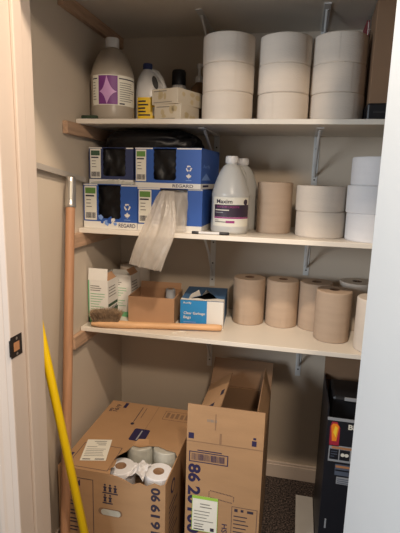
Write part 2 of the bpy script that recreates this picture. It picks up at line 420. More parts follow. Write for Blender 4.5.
# ============================================================ JUGS AND BOTTLES ON THE UPPER SHELF
def curved(mb, R, a0, a1, z0, z1, m, n=14, c=(0, 0)):
    vs = []
    for z in (z0, z1):
        for i in range(n+1):
            a = a0+(a1-a0)*i/n; vs.append((c[0]+R*math.cos(a), c[1]+R*math.sin(a), z))
    return mb.add(vs, [(i, i+1, n+2+i, n+1+i) for i in range(n)], m, True)
def wrap_text(mb, s, R, ac, z0, h, m, width, bold=.012):
    vs, fs, x0, x1, y0, y1 = text_geo(s, bold); kx = width/(x1-x0); ky = h/(y1-y0); out = []
    for p in vs:
        a = ac+((p[0]-(x0+x1)/2)*kx)/R; out.append((R*math.cos(a), R*math.sin(a), z0+(p[1]-y0)*ky))
    return mb.add(out, fs, m)
def jug_prof(R, Hb, Hs, H, rn, q=.6):
    p = [(R*.90, 0), (R*.97, .004), (R, .012), (R, .045), (R*.985, .05), (R*.985, Hb-.012), (R, Hb-.006), (R, Hb)]
    for i in range(1, 13):
        a = i/12*PI/2; zz = math.sin(a); re = rn+(R-rn)*math.cos(a); rl = rn+(R-rn)*(1-zz); p.append((re*q+rl*(1-q), Hb+(Hs-Hb)*zz))
    p += [(rn, Hs+.004), (rn, H)]
    return p
# purple-label gallon jug
t = thing('cleaner_jug', 'large greyish jug with purple star label on the upper shelf', 'jug', (.112, -.350, S1), .46)
fr = -PI/2
b = MB(); b.lathe(jug_prof(.0835, .168, .268, .278, .024), JUGG, 48)
b.tube([(.0, .026, .262), (-.005, .055, .255), (-.01, .082, .222), (-.01, .088, .185), (-.01, .08, .16)], [.010, .012, .012, .012, .010], JUGG, 12)
b.build('jug_body', t)
c = MB(); c.lathe([(.0255, .270), (.0265, .272), (.0265, .276), (.0262, .302), (.025, .305)], WHITEP, 32); c.build('cap', t)
R = .0838; l = MB(); a0 = fr-.15
curved(l, R, fr-1.12, fr+1.30, .052, .160, PAPER)
curved(l, R+.0005, fr-.72, fr+.16, .055, .157, PURPLE)
sc, sz = fr-.33, .100
cols = [-.030+.0023*i for i in range(31)]
def star_h(x, up):
    q = max(0, 1-abs(x)/(.030 if x < 0 else .0395)); return (.055 if up else .043)*q**2.6+.003*min(1, q*3)
vs = []
for x in cols:
    aa = sc+x/R
    vs += [((R+.0010)*math.cos(aa), (R+.0010)*math.sin(aa), sz-star_h(x, 0)), ((R+.0010)*math.cos(aa), (R+.0010)*math.sin(aa), sz+star_h(x, 1))]
l.add(vs, [(2*i, 2*i+2, 2*i+3, 2*i+1) for i in range(30)], LILAC, True)
curved(l, R+.0005, fr-1.09, fr-.80, .145, .149, INK, 6); curved(l, R+.0005, fr+.22, fr+1.2, .146, .150, INK, 8)
for i in range(9):
    curved(l, R+.0005, fr+.26, fr+random.uniform(.7, 1.15), .132-.008*i, .1345-.008*i, GREYINK, 6)
    if i < 7: curved(l, R+.0005, fr-1.07, fr-random.uniform(.85, .95), .132-.01*i, .1345-.01*i, GREYINK, 4)
curved(l, R+.0006, fr+.24, fr+.5, .056, .061, INK, 5)
part_label(l.build('label', t), 'white wrap label with purple star panel')
# bleach bottle
t = thing('bleach_bottle', 'white handled bottle with yellow label and dark blue cap', 'bottle', (.240, -.268, S1), .30)
b = MB()
def ell(x, y, z): return x*1.0, y*.72
prof = [(.052, 0), (.059, .006), (.060, .012), (.060, .115), (.058, .13), (.052, .15), (.040, .175), (.026, .196), (.018, .206), (.017, .213)]
def ofs(x, y, z):
    k = max(0, min(1, (z-.12)/.08)); k = k*k*(3-2*k); return x*1.0-.012*k, y*(.72+.1*k)
b.lathe(prof, WHITEP, 40, fn=ofs)
b.build('bottle_body', t)
h = MB(); h.tube([(.004, -.006, .202), (.024, -.008, .196), (.042, -.008, .172), (.053, -.006, .142), (.055, -.004, .115)], [.010, .0105, .0105, .011, .010], WHITEP, 14); h.build('handle', t)
h = MB(); h.add([(.018+.011*math.cos(a)+.010*math.sin(-a)*.6, -.0432+.012*math.sin(a)*.5+.006, .155+.026*math.sin(a)) for a in [2*PI*i/20 for i in range(20)]], [tuple(range(20))], DKGREY)  # flat dark patch on the body: shade of the handle opening put into colour
part_label(h.build('grip_shade_patch', t), 'dark patch painted as the shade behind the handle')
c = MB(); c.lathe([(.0185, .208), (.019, .212), (.019, .226), (.0175, .230)], CAPB, 28, c=(-.012, 0)); part_label(c.build('cap', t), 'dark blue screw cap')
l = MB(); n = 16; R = .0608
def lab(mb, a0, a1, z0, z1, m, e=0, n=14):
    vs = []
    for z in (z0, z1):
        for i in range(n+1):
            a = a0+(a1-a0)*i/n; vs.append(((R+e)*math.cos(a), (R+e)*.72*math.sin(a), z))
    mb.add(vs, [(i, i+1, n+2+i, n+1+i) for i in range(n)], m, True)
lab(l, fr-1.0, fr+.75, .010, .098, BLEACHY)
for i in range(5): lab(l, fr-.9, fr-random.uniform(.0, .35), .080-.013*i, .086-.013*i, INK, .0006, 6)
lab(l, fr+.15, fr+.6, .030, .062, PAPER, .0006, 6)
part_label(l.build('label', t), 'yellow printed label')
# spray can / black-capped bottle
t = thing('black_capped_bottle', 'small bottle with black cap behind the white and yellow boxes', 'bottle', (.330, -.170, S1))
b = MB(); b.lathe([(.028, 0), (.031, .004), (.031, .155), (.027, .165), (.024, .168)], WHITEP, 28); b.build('bottle_body', t)
c = MB(); c.lathe([(.028, .166), (.029, .169), (.029, .218), (.025, .226)], BLACK, 28); part_label(c.build('cap', t), 'black cap')
# pump bottle
t = thing('pump_bottle', 'amber pump bottle with white pump behind the toilet roll stack', 'bottle', (.412, -.150, S1))
b = MB(); b.lathe([(.033, 0), (.037, .006), (.037, .140), (.033, .158), (.016, .178), (.013, .186)], AMBER, 28); b.build('bottle_body', t)
p = MB(); p.lathe([(.015, .180), (.016, .183), (.016, .200), (.011, .206), (.006, .208), (.006, .235), (.009, .238), (.010, .252), (.007, .255)], WHITEP, 20)
p.tube([(0, 0, .246), (.020, -.006, .247), (.036, -.012, .243)], [.006, .005, .004], WHITEP, 10); part_label(p.build('pump', t), 'white dispenser pump')
# flat white and yellow boxes
def flat_box(label, loc, rot, w, d, h, seed):
    t = thing('glove_box', label, 'box', loc, rot, 'white and yellow boxes')
    m = MB(); m.box(0, 0, 0, w, d, h, BOXY); rr = random.Random(seed)
    def blot(o, u, v, W_, H_):
        for k in range(4):
            cx, cy = rr.uniform(.15, .85)*W_, rr.uniform(.25, .75)*H_; rx, ry = rr.uniform(.05, .13)*W_, rr.uniform(.12, .3)*H_
            rx = min(rx, cx, W_-cx); ry = min(ry, cy, H_-cy); q = 12
            m.poly([o+u*(cx+rx*math.cos(2*PI*i/q)*rr.uniform(.7, 1))+v*(cy+ry*math.sin(2*PI*i/q)*rr.uniform(.7, 1)) for i in range(q)], BLOTCH)
    blot(Vector((0, -E, 0)), X, Z, w, h); blot(Vector((w+E, 0, 0)), Y, Z, d, h)
    m.rect((.01, -E*1.5, h*.82), X, Z, w*.5, .003, GREYINK); m.rect((.01, -E*1.5, h*.12), X, Z, w*.7, .002, GREYINK)
    m.build('carton', t, bevel=.0015)
flat_box('white and yellow box under the other, beside the yellow-labelled bottle', (.290, -.372, S1), math.radians(-16), .118, .14, .060, 3)
flat_box('white and yellow box lying on top of the other one', (.277, -.364, S1+.060), math.radians(-22), .124, .155, .056, 8)
o = MB().box(0, 0, 0, .065, .075, .014, GREENPAD).build('scouring_pad', bevel=.004, loc=(.020, -.441, S1)); tag(o, 'dark green scouring pad in front of the purple-labelled jug', 'pad')
# right end of the upper shelf
t = thing('black_case', 'low black case under the tall brown box on the upper shelf', 'case', (1.058, -.40, S1))
m = MB(); m.box(0, 0, 0, .26, .24, .058, BLACK); m.build('case_body', t, bevel=.006)
MB().box(.02, -.004, .026, .24, .0, .031, DKGREY).build('seam', t)
t = thing('brown_carton', 'tall plain brown carton standing on the black case at right', 'carton', (1.063, -.385, S1+.058), -.03)
m = MB(); m.box(0, 0, 0, .2, .2, .335, DKCARD); m.build('carton_body', t, bevel=.003)
MB().box(.085, -.0006, .0, .125, 0, .335, CARDIN).build('tape', t)
t = thing('red_folder', 'dark red folder edge between the toilet rolls and brown carton', 'folder', (1.058, -.150, S1), (0, 0, 0))
m = MB(); m.box(0, 0, 0, .003, .13, .395, REDF); m.box(.003, .002, .004, .007, .126, .390, PAPER); m.box(.007, 0, 0, .010, .13, .395, REDF); m.build('cover', t)

# ============================================================ BLUE BAG CARTONS ON THE MIDDLE SHELF
FX = Matrix(((1, 0, 0, 0), (0, 0, -1, 0), (0, 1, 0, 0), (0, 0, 0, 1)))    # panel (x,y) -> world (x, ., y), extrude z -> -y
def recycle(m, cx, cz, r, mt, y):
    for k in range(3):
        a = PI/2 + k*2*PI/3
        for q in range(2):
            pass
        pts = []
        for i in range(5): aa = a-.75+i*.32; pts.append((cx+r*math.cos(aa), y, cz+r*math.sin(aa)))
        inn = []
        for i in range(5): aa = a-.75+i*.32; inn.append((cx+r*.58*math.cos(aa), y, cz+r*.58*math.sin(aa)))
        m.add(pts+inn, [(i, i+1, 6+i, 5+i) for i in range(4)], mt)
        aa = a+.53+.32; tip = (cx+r*.85*math.cos(aa+.1), y, cz+r*.85*math.sin(aa+.1)); e = a+.53
        m.add([(cx+r*1.25*math.cos(e), y, cz+r*1.25*math.sin(e)), tip, (cx+r*.35*math.cos(e), y, cz+r*.35*math.sin(e))], [(0, 1, 2)], mt)
LEAF = [(0, 1), (.18, .62), (.38, .72), (.30, .25), (.58, .5), (.66, .32), (.98, .38), (.84, .12), (.96, 0), (.5, -.38), (.55, -.55), (.08, -.48), (.08, -.95)]
def leaf(m, cx, cz, r, mt, y):
    pts = LEAF + [(-a, b) for a, b in reversed(LEAF[1:])]
    v = [(cx, y, cz)] + [(cx+a*r, y, cz+b*r) for a, b in pts]
    n = len(pts); m.add(v, [(0, 1+i, 1+(i+1) % n) for i in range(n)], mt)
def bag_carton(label, loc, rot, w, d, h, mcol, lab_u, op_u, sym_u, strip=.17, torn_low=False, word='REGARD', side_text=None, content='black', header=GREENL, group='blue bag cartons', word_u=.6):
    t = thing('bag_carton', label, 'carton', loc, rot, group)
    m = MB(); th = .003
    # carton shell, open front window
    x0, x1 = op_u[0]*w, op_u[1]*w; zb = h*(op_u[2]); zt = h*.985
    hole = []
    nz = 9
    for i in range(nz+1): hole.append((x0+(.0022 if i % 2 else 0), zt-(zt-zb-.012)*i/nz))
    for i in range(1, 6): a = PI+PI/2*i/6; hole.append((x0+.012+.012*math.cos(a), zb+.012+.012*math.sin(a)))
    hole += [(x0+.012, zb), (x1-.012, zb)]
    for i in range(1, 6): a = 1.5*PI+PI/2*i/6; hole.append((x1-.012+.012*math.cos(a), zb+.012+.012*math.sin(a)))
    for i in range(nz+1): hole.append((x1-(.0022 if i % 2 else 0), zb+.012+(zt-zb-.012)*i/nz))
    T = FX.copy(); T[1][3] = th
    m.panel([(0, 0), (w, 0), (w, h), (0, h)], [hole], 0, mcol, T, th)
    m.box(0, th, 0, th, d, h, mcol); m.box(w-th, th, 0, w, d, h, mcol); m.box(th, d-th, 0, w-th, d, h, mcol)
    m.box(th, th, 0, w-th, d-th, th, WHITEC); m.box(th, th, h-th, w-th, d-th, h, mcol)
    y = -E
    m.rect((0, y, 0), X, Z, w, h*strip, WHITEC); m.rect((w+E, 0, 0), Y, Z, d, h*strip, WHITEC)
    m.rect((0, y, h*.965), X, Z, x0-.002, h*.03, WHITEC); m.rect((x1+.002, y, h*.965), X, Z, w-x1-.002, h*.03, WHITEC)
    if word:
        m.text(word, (w*word_u, y*2, h*strip*.22), X, Z, h*strip*.6, PURINK, width=w*.31)
    if sym_u:
        s = h*.075
        recycle(m, w*sym_u, h*.50, s, WHITEC, y); leaf(m, w*sym_u, h*.31, s*.95, WHITEC, y)
        m.rect((w*sym_u-s, y, h*.20), X, Z, 2*s, h*.015, LTBLUE)
    if side_text:
        m.text(side_text, (w+E, d*.10, h*.50), Y, Z, h*.11, LTBLUE, width=d*.36)
        m.add([(w+E, d*.02, h*.22), (w+E, d*.5, h*.22), (w+E, d*.25, h*.40)], [(0, 1, 2)], LTBLUE)
        m.rect((w+E*2, d*.08, h*.05), Y, Z, d*.3, h*.05, PURINK)
    m.build('carton', t)
    l = MB(); a, b = lab_u[0]*w, lab_u[1]*w; z0, z1 = h*(strip+.03), h*.95
    l.rect((a, y*2, z0), X, Z, b-a, z1-z0, PAPER); hh = z1-z0; ww = b-a
    l.rect((a+ww*.08, y*3, z1-hh*.22), X, Z, ww*.84, hh*.17, header)
    l.rect((a+ww*.1, y*3, z1-hh*.31), X, Z, ww*.7, hh*.045, INK)
    l.lines((a+ww*.15, y*3, z1-hh*.42), X, Z, ww*.6, 3, hh*.1, hh*.025, GREYINK, 4)
    l.bars((a+ww*.1, y*3, z0+hh*.05), X, Z, ww*.8, hh*.17, 11, INK, 5)
    part_label(l.build('product_label', t), 'white barcode label with green header')
    # folded liners inside
    c = MB(); mt = BLACKP if content == 'black' else PLAST
    n = 14; vs = []; fs = []
    cx0, cx1, cz0, cz1 = max(.006, x0-.02), min(w-.006, x1+.02), .005, h-.006
    for j in range(n+1):
        for i in range(n+1):
            u, v = i/n, j/n; p = Vector((cx0+(cx1-cx0)*u, 0, cz0+(cz1-cz0)*v))
            q = noise.noise(Vector((p.x*40+loc[0]*9, loc[2]*7, p.z*25)))*.012
            vs.append((p.x, .018+q+(0 if content == 'black' else .006), p.z))
    for j in range(n):
        for i in range(n):
            k = j*(n+1)+i; fs.append((k, k+1, k+n+2, k+n+1))
    c.add(vs, fs, mt, True)
    c.box(cx0, .035, cz0, cx1, d-.02, cz1-.002, mt)
    part_label(c.build('liner_stack', t), 'black plastic liners showing in the opening' if content == 'black' else 'clear plastic liners')
    return t
lowL = bag_carton('blue bag carton, lower left on the middle shelf, with black liners', (.007, -.405, S2), 0, .226, .27, .174, BLUE, (.02, .25), (.275, .70, .22), .82, .15, word='REGARD', word_u=.66)
# torn film hanging over the lower left carton front
m = MB()
for k in range(7):
    cx, cz = .075+.012*k*.8+random.uniform(-.006, .006), .030+random.uniform(-.014, .016)
    q = 5; rr = random.uniform(.008, .017)
    m.add([(cx+rr*math.cos(2*PI*i/q)*random.uniform(.6, 1.1), -.0016-k*.00025, max(.004, cz+rr*math.sin(2*PI*i/q)*random.uniform(.6, 1.1))) for i in range(q)], [tuple(range(q))], LTBLUE if k % 3 == 0 else (BLUE if k % 3 == 1 else WHITEC))
part_label(m.build('torn_print', lowL), 'torn blue and white print scraps')
upL = bag_carton('dark navy bag carton on top of the lower left blue carton', (.024, -.385, S2+.174), 0, .186, .25, .142, NAVY, (.03, .27), (.31, .83, .22), None, .13, word=None, header=DKGREEN)
m = MB(); pts = []                        # torn whitish flap along its bottom edge
for i in range(25):
    u = i/24; pts.append((u*.195+.006, .006+.021*(abs(noise.noise(Vector((u*9, 2, 1))))+.35*(math.sin(u*PI)))))
vs = [(x, -.0025-.003*random.random(), .001) for x, z in pts]+[(x, -.001, z) for x, z in pts]
m.add(vs, [(i, i+1, 26+i, 25+i) for i in range(24)], GREYFILM)
part_label(m.build('torn_flap', upL), 'torn pale film along the bottom edge')
lowR = bag_carton('blue bag carton under another, clear bag spilling from its opening', (.236, -.408, S2), 0, .258, .28, .166, BLUE, (.02, .22), (.36, .78, .05), None, .15, word=None, content='clear')
upR = bag_carton('blue bag carton under the black bag heap, side panel visible', (.225, -.402, S2+.166), math.radians(-4), .265, .27, .150, BLUE, (.01, .17), (.28, .63, .20), .82, .13, word='REGARD', side_text='Aurify', word_u=.58)
# clear bag spilling out
def bag_sheet():
    rows = [(.330, .385, -.416, 1.420), (.318, .392, -.430, 1.395), (.305, .400, -.442, 1.360), (.292, .405, -.452, 1.325), (.280, .405, -.461, 1.290), (.266, .398, -.470, 1.258), (.252, .384, -.476, 1.222), (.240, .370, -.476, 1.185), (.230, .360, -.473, 1.155), (.224, .353, -.470, 1.138)]
    n = 30; m = MB()
    for side in (0, 1):
        vs = []
        for j, (xa, xb, y, z) in enumerate(rows):
            for i in range(n+1):
                u = i/n; x = xa+(xb-xa)*u; bulge = math.sin(u*PI)**.6*.010
                fx = u*5+j*.12; q = noise.noise(Vector((fx*1.6, z*7, side*5.)))*.014 + abs(noise.noise(Vector((fx*3+z*8, z*16, 3+side))))*.010 - .003
                zz = z - (.022*u if j >= 5 else .004*u*j) + noise.noise(Vector((u*6, j*.4, 9)))*.004
                if j == 0: q = 0
                vs.append((x, y - (bulge+q if side == 0 else -min(.004, bulge+q*.3)), zz))
        fs = []
        for j in range(len(rows)-1):
            for i in range(n):
                k = j*(n+1)+i; fs.append((k, k+1, k+n+2, k+n+1) if side else (k, k+n+1, k+n+2, k+1))
        m.add(vs, fs, PLAST, True)
    return m
t = thing('clear_plastic_bag', 'clear plastic bag hanging over the front edge of the middle shelf', 'bag')
bag_sheet().build('hanging_sheet', t)
m = MB(); n, k = 16, 12; vs = []; fs = []
for j in range(k+1):                       # gathered bulk in the opening
    for i in range(n+1):
        u, v = i/n, j/k; x = .354+.084*u; z = S2+.006+.146*v
        q = noise.noise(Vector((x*60, z*12, 7)))*.022
        vs.append((x+noise.noise(Vector((z*20, u*2, 4)))*.006, -.414-.024*math.sin(u*PI)**.5*math.sin(min(1, .25+v*.75)*PI)**.4-max(-.004, q*.6), z))
for j in range(k):
    for i in range(n): a = j*(n+1)+i; fs.append((a, a+1, a+n+2, a+n+1))
m.add(vs, fs, PLAST, True); m.build('gathered_folds', t)

# black bag heap on the upper cartons
def heap(cx, cy, z0, rx, ry, rz, seed, mt, amp=.22, n=40, kk=20):
    m = MB(); vs = []; fs = []
    for j in range(kk+1):
        th = PI/2*j/kk
        for i in range(n):
            a = 2*PI*i/n; d = Vector((math.cos(a)*math.cos(th), math.sin(a)*math.cos(th), math.sin(th)))
            s_ = 1+amp*noise.noise(d*2.3+Vector((seed, 0, 0)))+amp*.5*noise.noise(d*6+Vector((0, seed, 0)))
            e = .55
            sx = math.copysign(abs(math.cos(a))**e, math.cos(a))*math.cos(th)**.45; sy = math.copysign(abs(math.sin(a))**e, math.sin(a))*math.cos(th)**.45
            vs.append((cx+rx*sx*min(1.04, s_), cy+ry*sy*min(1.04, s_), z0+rz*math.sin(th)**.8*min(1, s_*.95)))
    for j in range(kk):
        for i in range(n): fs.append((j*n+i, j*n+(i+1) % n, (j+1)*n+(i+1) % n, (j+1)*n+i))
    m.add(vs, fs, mt, True); m.add(vs[:n], [tuple(reversed(range(n)))], mt)
    return m
o = heap(.252, -.225, S2+.316, .188, .155, .079, 4.2, BLACKP).build('black_bag_heap'); tag(o, 'crumpled black plastic bag heap on top of the upper blue cartons', 'bag')

# clear gallon jugs
def gallon(label, loc, rot, group):
    t = thing('gallon_jug', label, 'jug', loc, rot, group)
    b = MB(); b.lathe(jug_prof(.074, .150, .262, .268, .021, .48), JUGW, 48)
    b.tube([(.016, .016, .256), (.034, .034, .250), (.047, .047, .226), (.052, .052, .19), (.048, .048, .150)], [.009, .011, .0115, .0115, .010], JUGW, 12)
    b.build('jug_body', t)
    c = MB(); c.lathe([(.0225, .266), (.024, .268), (.024, .288), (.022, .293)], WHITEP, 32)
    for i in range(24):
        a = 2*PI*i/24; c.box(.0236, -.0008, .270, .0246, .0008, .287, WHITEP, Matrix.Rotation(a, 4, 'Z'))
    part_label(c.build('cap', t), 'white ribbed screw cap'); return t
j = gallon('clear gallon jug with white and dark plum label beside blue cartons', (.590, -.330, S2), .145, 'clear gallon jugs')
R = .0744; l = MB(); a = -PI/2-.10
curved(l, R, a-.95, a+1.25, .030, .140, PAPER)
curved(l, R+.0005, a-.80, a+1.25, .066, .112, DKPUR); curved(l, R+.0006, a-.80, a+1.25, .060, .0655, MAG)
wrap_text(l, 'Maxim', R+.0009, a-.22, .1165, .0155, INK, .064, .02)
wrap_text(l, 'HYDROGEN', R+.0009, a-.02, .1005, .0075, MAG, .088, .01)
wrap_text(l, 'cleaner', R+.0009, a-.42, .088, .006, PAPER, .034, .0) if False else curved(l, R+.0009, a-.72, a+.05, .090, .0935, PAPER, 8)
curved(l, R+.0009, a-.72, a-.25, .081, .0835, GREYP, 6)
vs = [((R+.001)*math.cos(a+.98+.011*math.cos(q)/R), (R+.001)*math.sin(a+.98+.011*math.cos(q)/R), .122+.011*math.sin(q)) for q in [2*PI*i/20 for i in range(20)]]
l.add(vs, [tuple(range(20))], DKPUR)
curved(l, R+.0006, a-.75, a+.2, .045, .049, GREYINK, 8); curved(l, R+.0006, a-.1, a+.35, .043, .052, MAG, 6); curved(l, R+.0006, a-.75, a-.5, .052, .054, GREYINK, 4)
part_label(l.build('label', j), 'white label with dark plum band')
gallon('clear gallon jug mostly hidden behind the plum-labelled jug', (.610, -.152, S2), .6, 'clear gallon jugs')
t = thing('marker_pen', 'white marker pen with black cap on the middle shelf edge', 'pen', (.490, -.437, S2+.0055), (0, 0, .10))
MB().tube([(.0, 0, 0), (.004, 0, 0), (.078, 0, 0)], [.0035, .0052, .0052], WHITEP, 12).build('barrel', t)
part_label(MB().tube([(.078, 0, 0), (.112, 0, 0), (.116, 0, 0)], [.0055, .0055, .003], BLACK, 12).build('cap', t), 'black cap')
MB().tube([(-.026, 0, 0), (-.004, 0, 0), (0, 0, 0)], [.0055, .0055, .004], BLACK, 12).build('end_plug', t)

# ============================================================ LOWEST SHELF
def green_carton(label, loc, rot, w, d, h, flap):
    t = thing('green_white_carton', label, 'carton', loc, rot, 'green and white cartons')
    m = MB(); th = .002
    m.box(0, 0, 0, w, th, h, WHITEC); m.box(0, d-th, 0, w, d, h, WHITEC); m.box(0, th, 0, th, d-th, h, WHITEC); m.box(w-th, th, 0, w, d-th, h, WHITEC); m.box(0, th, 0, w, d-th, th, WHITEC)
    y = -E
    m.rect((0, y, 0), X, Z, w*.06, h, GREENP); m.rect((0, y, 0), X, Z, w, h*.12, GREENP)
    m.lines((w*.12, y*2, h*.86), X, Z, w*.7, 3, h*.05, h*.016, GREYINK, 3); m.lines((w*.12, y*2, h*.68), X, Z, w*.8, 8, h*.06, h*.012, GREENP, 6)
    m.rect((w+E, d*.04, h*.38), Y, Z, d*.88, h*.07, DKGREEN); m.rect((w+E, d*.25, 0), Y, Z, d*.7, h*.30, DKGREEN)
    m.rect((w+E, 0, 0), Y, Z, d, h*.1, GREENP)
    m.lines((w+E, d*.1, h*.82), Y, Z, d*.7, 4, h*.07, h*.02, GREYINK, 5)
    rr = random.Random(2)
    for k in range(6): m.rect((w+E*2, d*(.08+.14*k), h*.30), Y, Z, d*.06, h*.05, INK)
    m.build('carton', t)
    f = MB()
    if flap: f.box(.001, -.001, h, w-.002, .001, h+.050, WHITEC, Matrix.Translation((0, 0, h)) @ Matrix.Rotation(-.12, 4, 'X') @ Matrix.Translation((0, 0, -h)))
    f.box(w-.002, .004, h, w, d*.8, h+.032, CARD2, Matrix.Translation((w, 0, h)) @ Matrix.Rotation(-.7, 4, 'Y') @ Matrix.Translation((-w, 0, -h)))
    f.build('flap', t)
    part_label(heap(w/2, d/2, .003, w*.44, d*.44, h*.8, 3, GREYFILM).build('contents', t), 'grey plastic contents')
green_carton('torn green and white carton at left end of the lowest shelf', (.008, -.383, S3), .0, .088, .112, .185, True)
green_carton('second green and white carton, behind the torn one', (.022, -.265, S3), -.03, .132, .105, .190, False)
# kraft carton
t = thing('kraft_carton', 'small open kraft carton in the middle of the lowest shelf', 'carton', (.167, -.332, S3), math.radians(3))
w, d, h, th = .201, .175, .115, .004
m = MB(); m.box(0, 0, 0, w, th, h, CARD2); m.box(0, d-th, 0, w, d, h, CARD2); m.box(0, th, 0, th, d-th, h, CARD2); m.box(w-th, th, 0, w, d-th, h, CARD2); m.box(th, th, 0, w-th, d-th, th, CARD2)
m.build('carton', t)
f = MB(); f.box(.006, d-.006, h-.002, w-.006, d-.003, h+.028, CARD2, Matrix.Translation((0, d, h)) @ Matrix.Rotation(-.25, 4, 'X') @ Matrix.Translation((0, -d, -h)))
f.build('flap', t)
t = thing('plastic_roll', 'small grey plastic roll standing in the small kraft carton', 'roll', (.318, -.205, S3+.0045))
m = MB(); m.lathe([(.020, 0), (.022, .003), (.022, .121), (.0195, .124), (.012, .124), (.012, .10)], GREYP, 24); m.build('wound_film', t)
part_label(MB().lathe([(.0119, .05), (.0119, .1245), (.0098, .1245), (.0098, .05)], CORELT, 20).build('core', t), 'cardboard core')
# blue and white garbage bag carton
t = thing('garbage_bag_carton', 'blue and white garbage bag carton with torn top', 'carton', (.398, -.335, S3), math.radians(5))
w, d, h, th = .180, .24, .118, .0025
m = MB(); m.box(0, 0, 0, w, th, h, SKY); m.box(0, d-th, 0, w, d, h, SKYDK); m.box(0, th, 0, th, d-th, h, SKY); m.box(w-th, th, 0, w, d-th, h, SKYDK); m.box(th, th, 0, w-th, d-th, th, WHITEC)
hole = [(.028, .018), (.07, .035), (.10, .020), (.150, .045), (.125, .110), (.105, .150), (.075, .085)]
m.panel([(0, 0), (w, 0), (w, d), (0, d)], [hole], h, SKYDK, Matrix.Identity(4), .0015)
y = -E
m.rect((w*.62, y, 0), X, Z, w*.38, h, WHITEC); m.rect((w+E, 0, 0), Y, Z, d*.22, h, WHITEC); m.rect((w+E, d*.22, 0), Y, Z, d*.1, h, SKY)
m.text('Clear Garbage', (w*.08, y*2, h*.47), X, Z, h*.12, WHITEC, width=w*.50); m.text('Bags', (w*.08, y*2, h*.31), X, Z, h*.13, WHITEC, width=w*.17)
m.text('Aurify', (w*.06, y*2, h*.86), X, Z, h*.09, WHITEC, width=w*.2); m.rect((w*.43, y*2, h*.07), X, Z, w*.15, h*.09, WHITEC)
m.lines((w*.08, y*2, h*.2), X, Z, w*.3, 2, h*.07, h*.03, LTBLUE, 2)
m.rect((w*.66, y*2, h*.1), X, Z, w*.22, h*.02, GREYP)
zt = h+.0015+E
m.poly([(0, 0, zt), (w, 0, zt), (w, d*.16, zt), (.150, .045, zt), (.10, .020, zt), (.07, .035, zt), (.028, .018, zt), (0, d*.12, zt)], WHITEC)
m.build('carton', t)
f = MB()
f.add([(.030, .020, h), (.075, .088, h), (.068, .070, h+.030), (.040, .028, h+.020)], [(0, 1, 2, 3)], WHITEC)
f.add([(.078, .09, h), (.104, .148, h), (.125, .110, h), (.098, .098, h+.026)], [(0, 3, 1), (3, 2, 1)], WHITEC)
f.build('torn_top', t)
part_label(heap(w/2, d/2, .003, w*.46, d*.46, h*.90, 6, BLACKP).build('bag_roll', t), 'dark bags inside')
# counter brush
t = thing('counter_brush', 'long wooden handled brush lying along front of the lowest shelf', 'brush', (.055, -.441, S3+.002), (0, 0, math.radians(10.5)))
hp = [(-.005, 0, .014), (.03, 0, .014), (.12, 0, .014), (.17, 0, .013), (.25, 0, .014), (.40, 0, .015), (.50, 0, .015), (.527, 0, .0145), (.532, 0, .0142)]
MB().tube(hp, [.011, .018, .019, .0165, .0145, .0150, .0160, .0145, .008], HANDLEW, 18, flat=.85).build('handle', t)
m = MB(); rr = random.Random(5)
for i in range(1500):
    u = rr.random(); a = rr.uniform(-1, 1); x = .002+.104*u; y0 = a*.011
    e = math.sin(min(1, max(0, u))*PI)**.4
    lx = (u-.5)*.034+rr.uniform(-.008, .008); ly = a*.026+rr.uniform(-.006, .006); lz = .066*(.78+.22*e)*(1-.16*a*a)+rr.uniform(-.008, .005)
    b0 = Vector((x, y0, .024)); b2 = Vector((x+lx, y0+ly, .024+lz*.85)); b1 = (b0+b2)/2+Vector((0, 0, .006))
    wv = Vector((rr.uniform(-1, 1), rr.uniform(-1, 1), 0)).normalized()*.0011
    m.add([b0-wv, b0+wv, b1+wv, b1-wv, b2], [(0, 1, 2, 3), (3, 2, 4)], BRISTLE)
m.tube([(.004, 0, .030), (.03, 0, .040), (.08, 0, .040), (.104, 0, .030)], [.006, .016, .016, .006], BRISTLE, 12)
bo = m.build('bristles', t); bo['kind'] = 'stuff'; bo['label'] = 'brown bristle tuft'
# white twist tie
pts = [(.0+.020*math.cos(a), .017*math.sin(a), .0016) for a in [PI*(-.15+1.35*i/14) for i in range(15)]] + [(-.028, -.006, .0016), (-.036, -.014, .0016)]
o = MB().tube(pts, .0016, WIRE, 8).build('twist_tie', loc=(.424, -.408, S3)); tag(o, 'white loop of wire on the shelf in front of the brush handle', 'wire')

# ============================================================ FLOOR: CARTONS
ZF = FX.copy()
def shell(m, w, d, h, th, mo, mi_, front=True, top=None):
    """open-topped carton: outer skins mo with inner skins mi_"""
    m.box(0, 0, 0, w, th, h, mo); m.box(0, d-th, 0, w, d, h, mo); m.box(0, th, 0, th, d-th, h, mo); m.box(w-th, th, 0, w, d-th, h, mo); m.box(th, th, 0, w-th, d-th, th, mi_)
    q = .0008
    m.rect((th, th+q, th), X, Z, w-2*th, h-th-.001, mi_); m.rect((th, d-th-q, th), X, Z, w-2*th, h-th-.001, mi_)
    m.rect((th+q, th, th), Y, Z, d-2*th, h-th-.001, mi_); m.rect((w-th-q, th, th), Y, Z, d-2*th, h-th-.001, mi_)
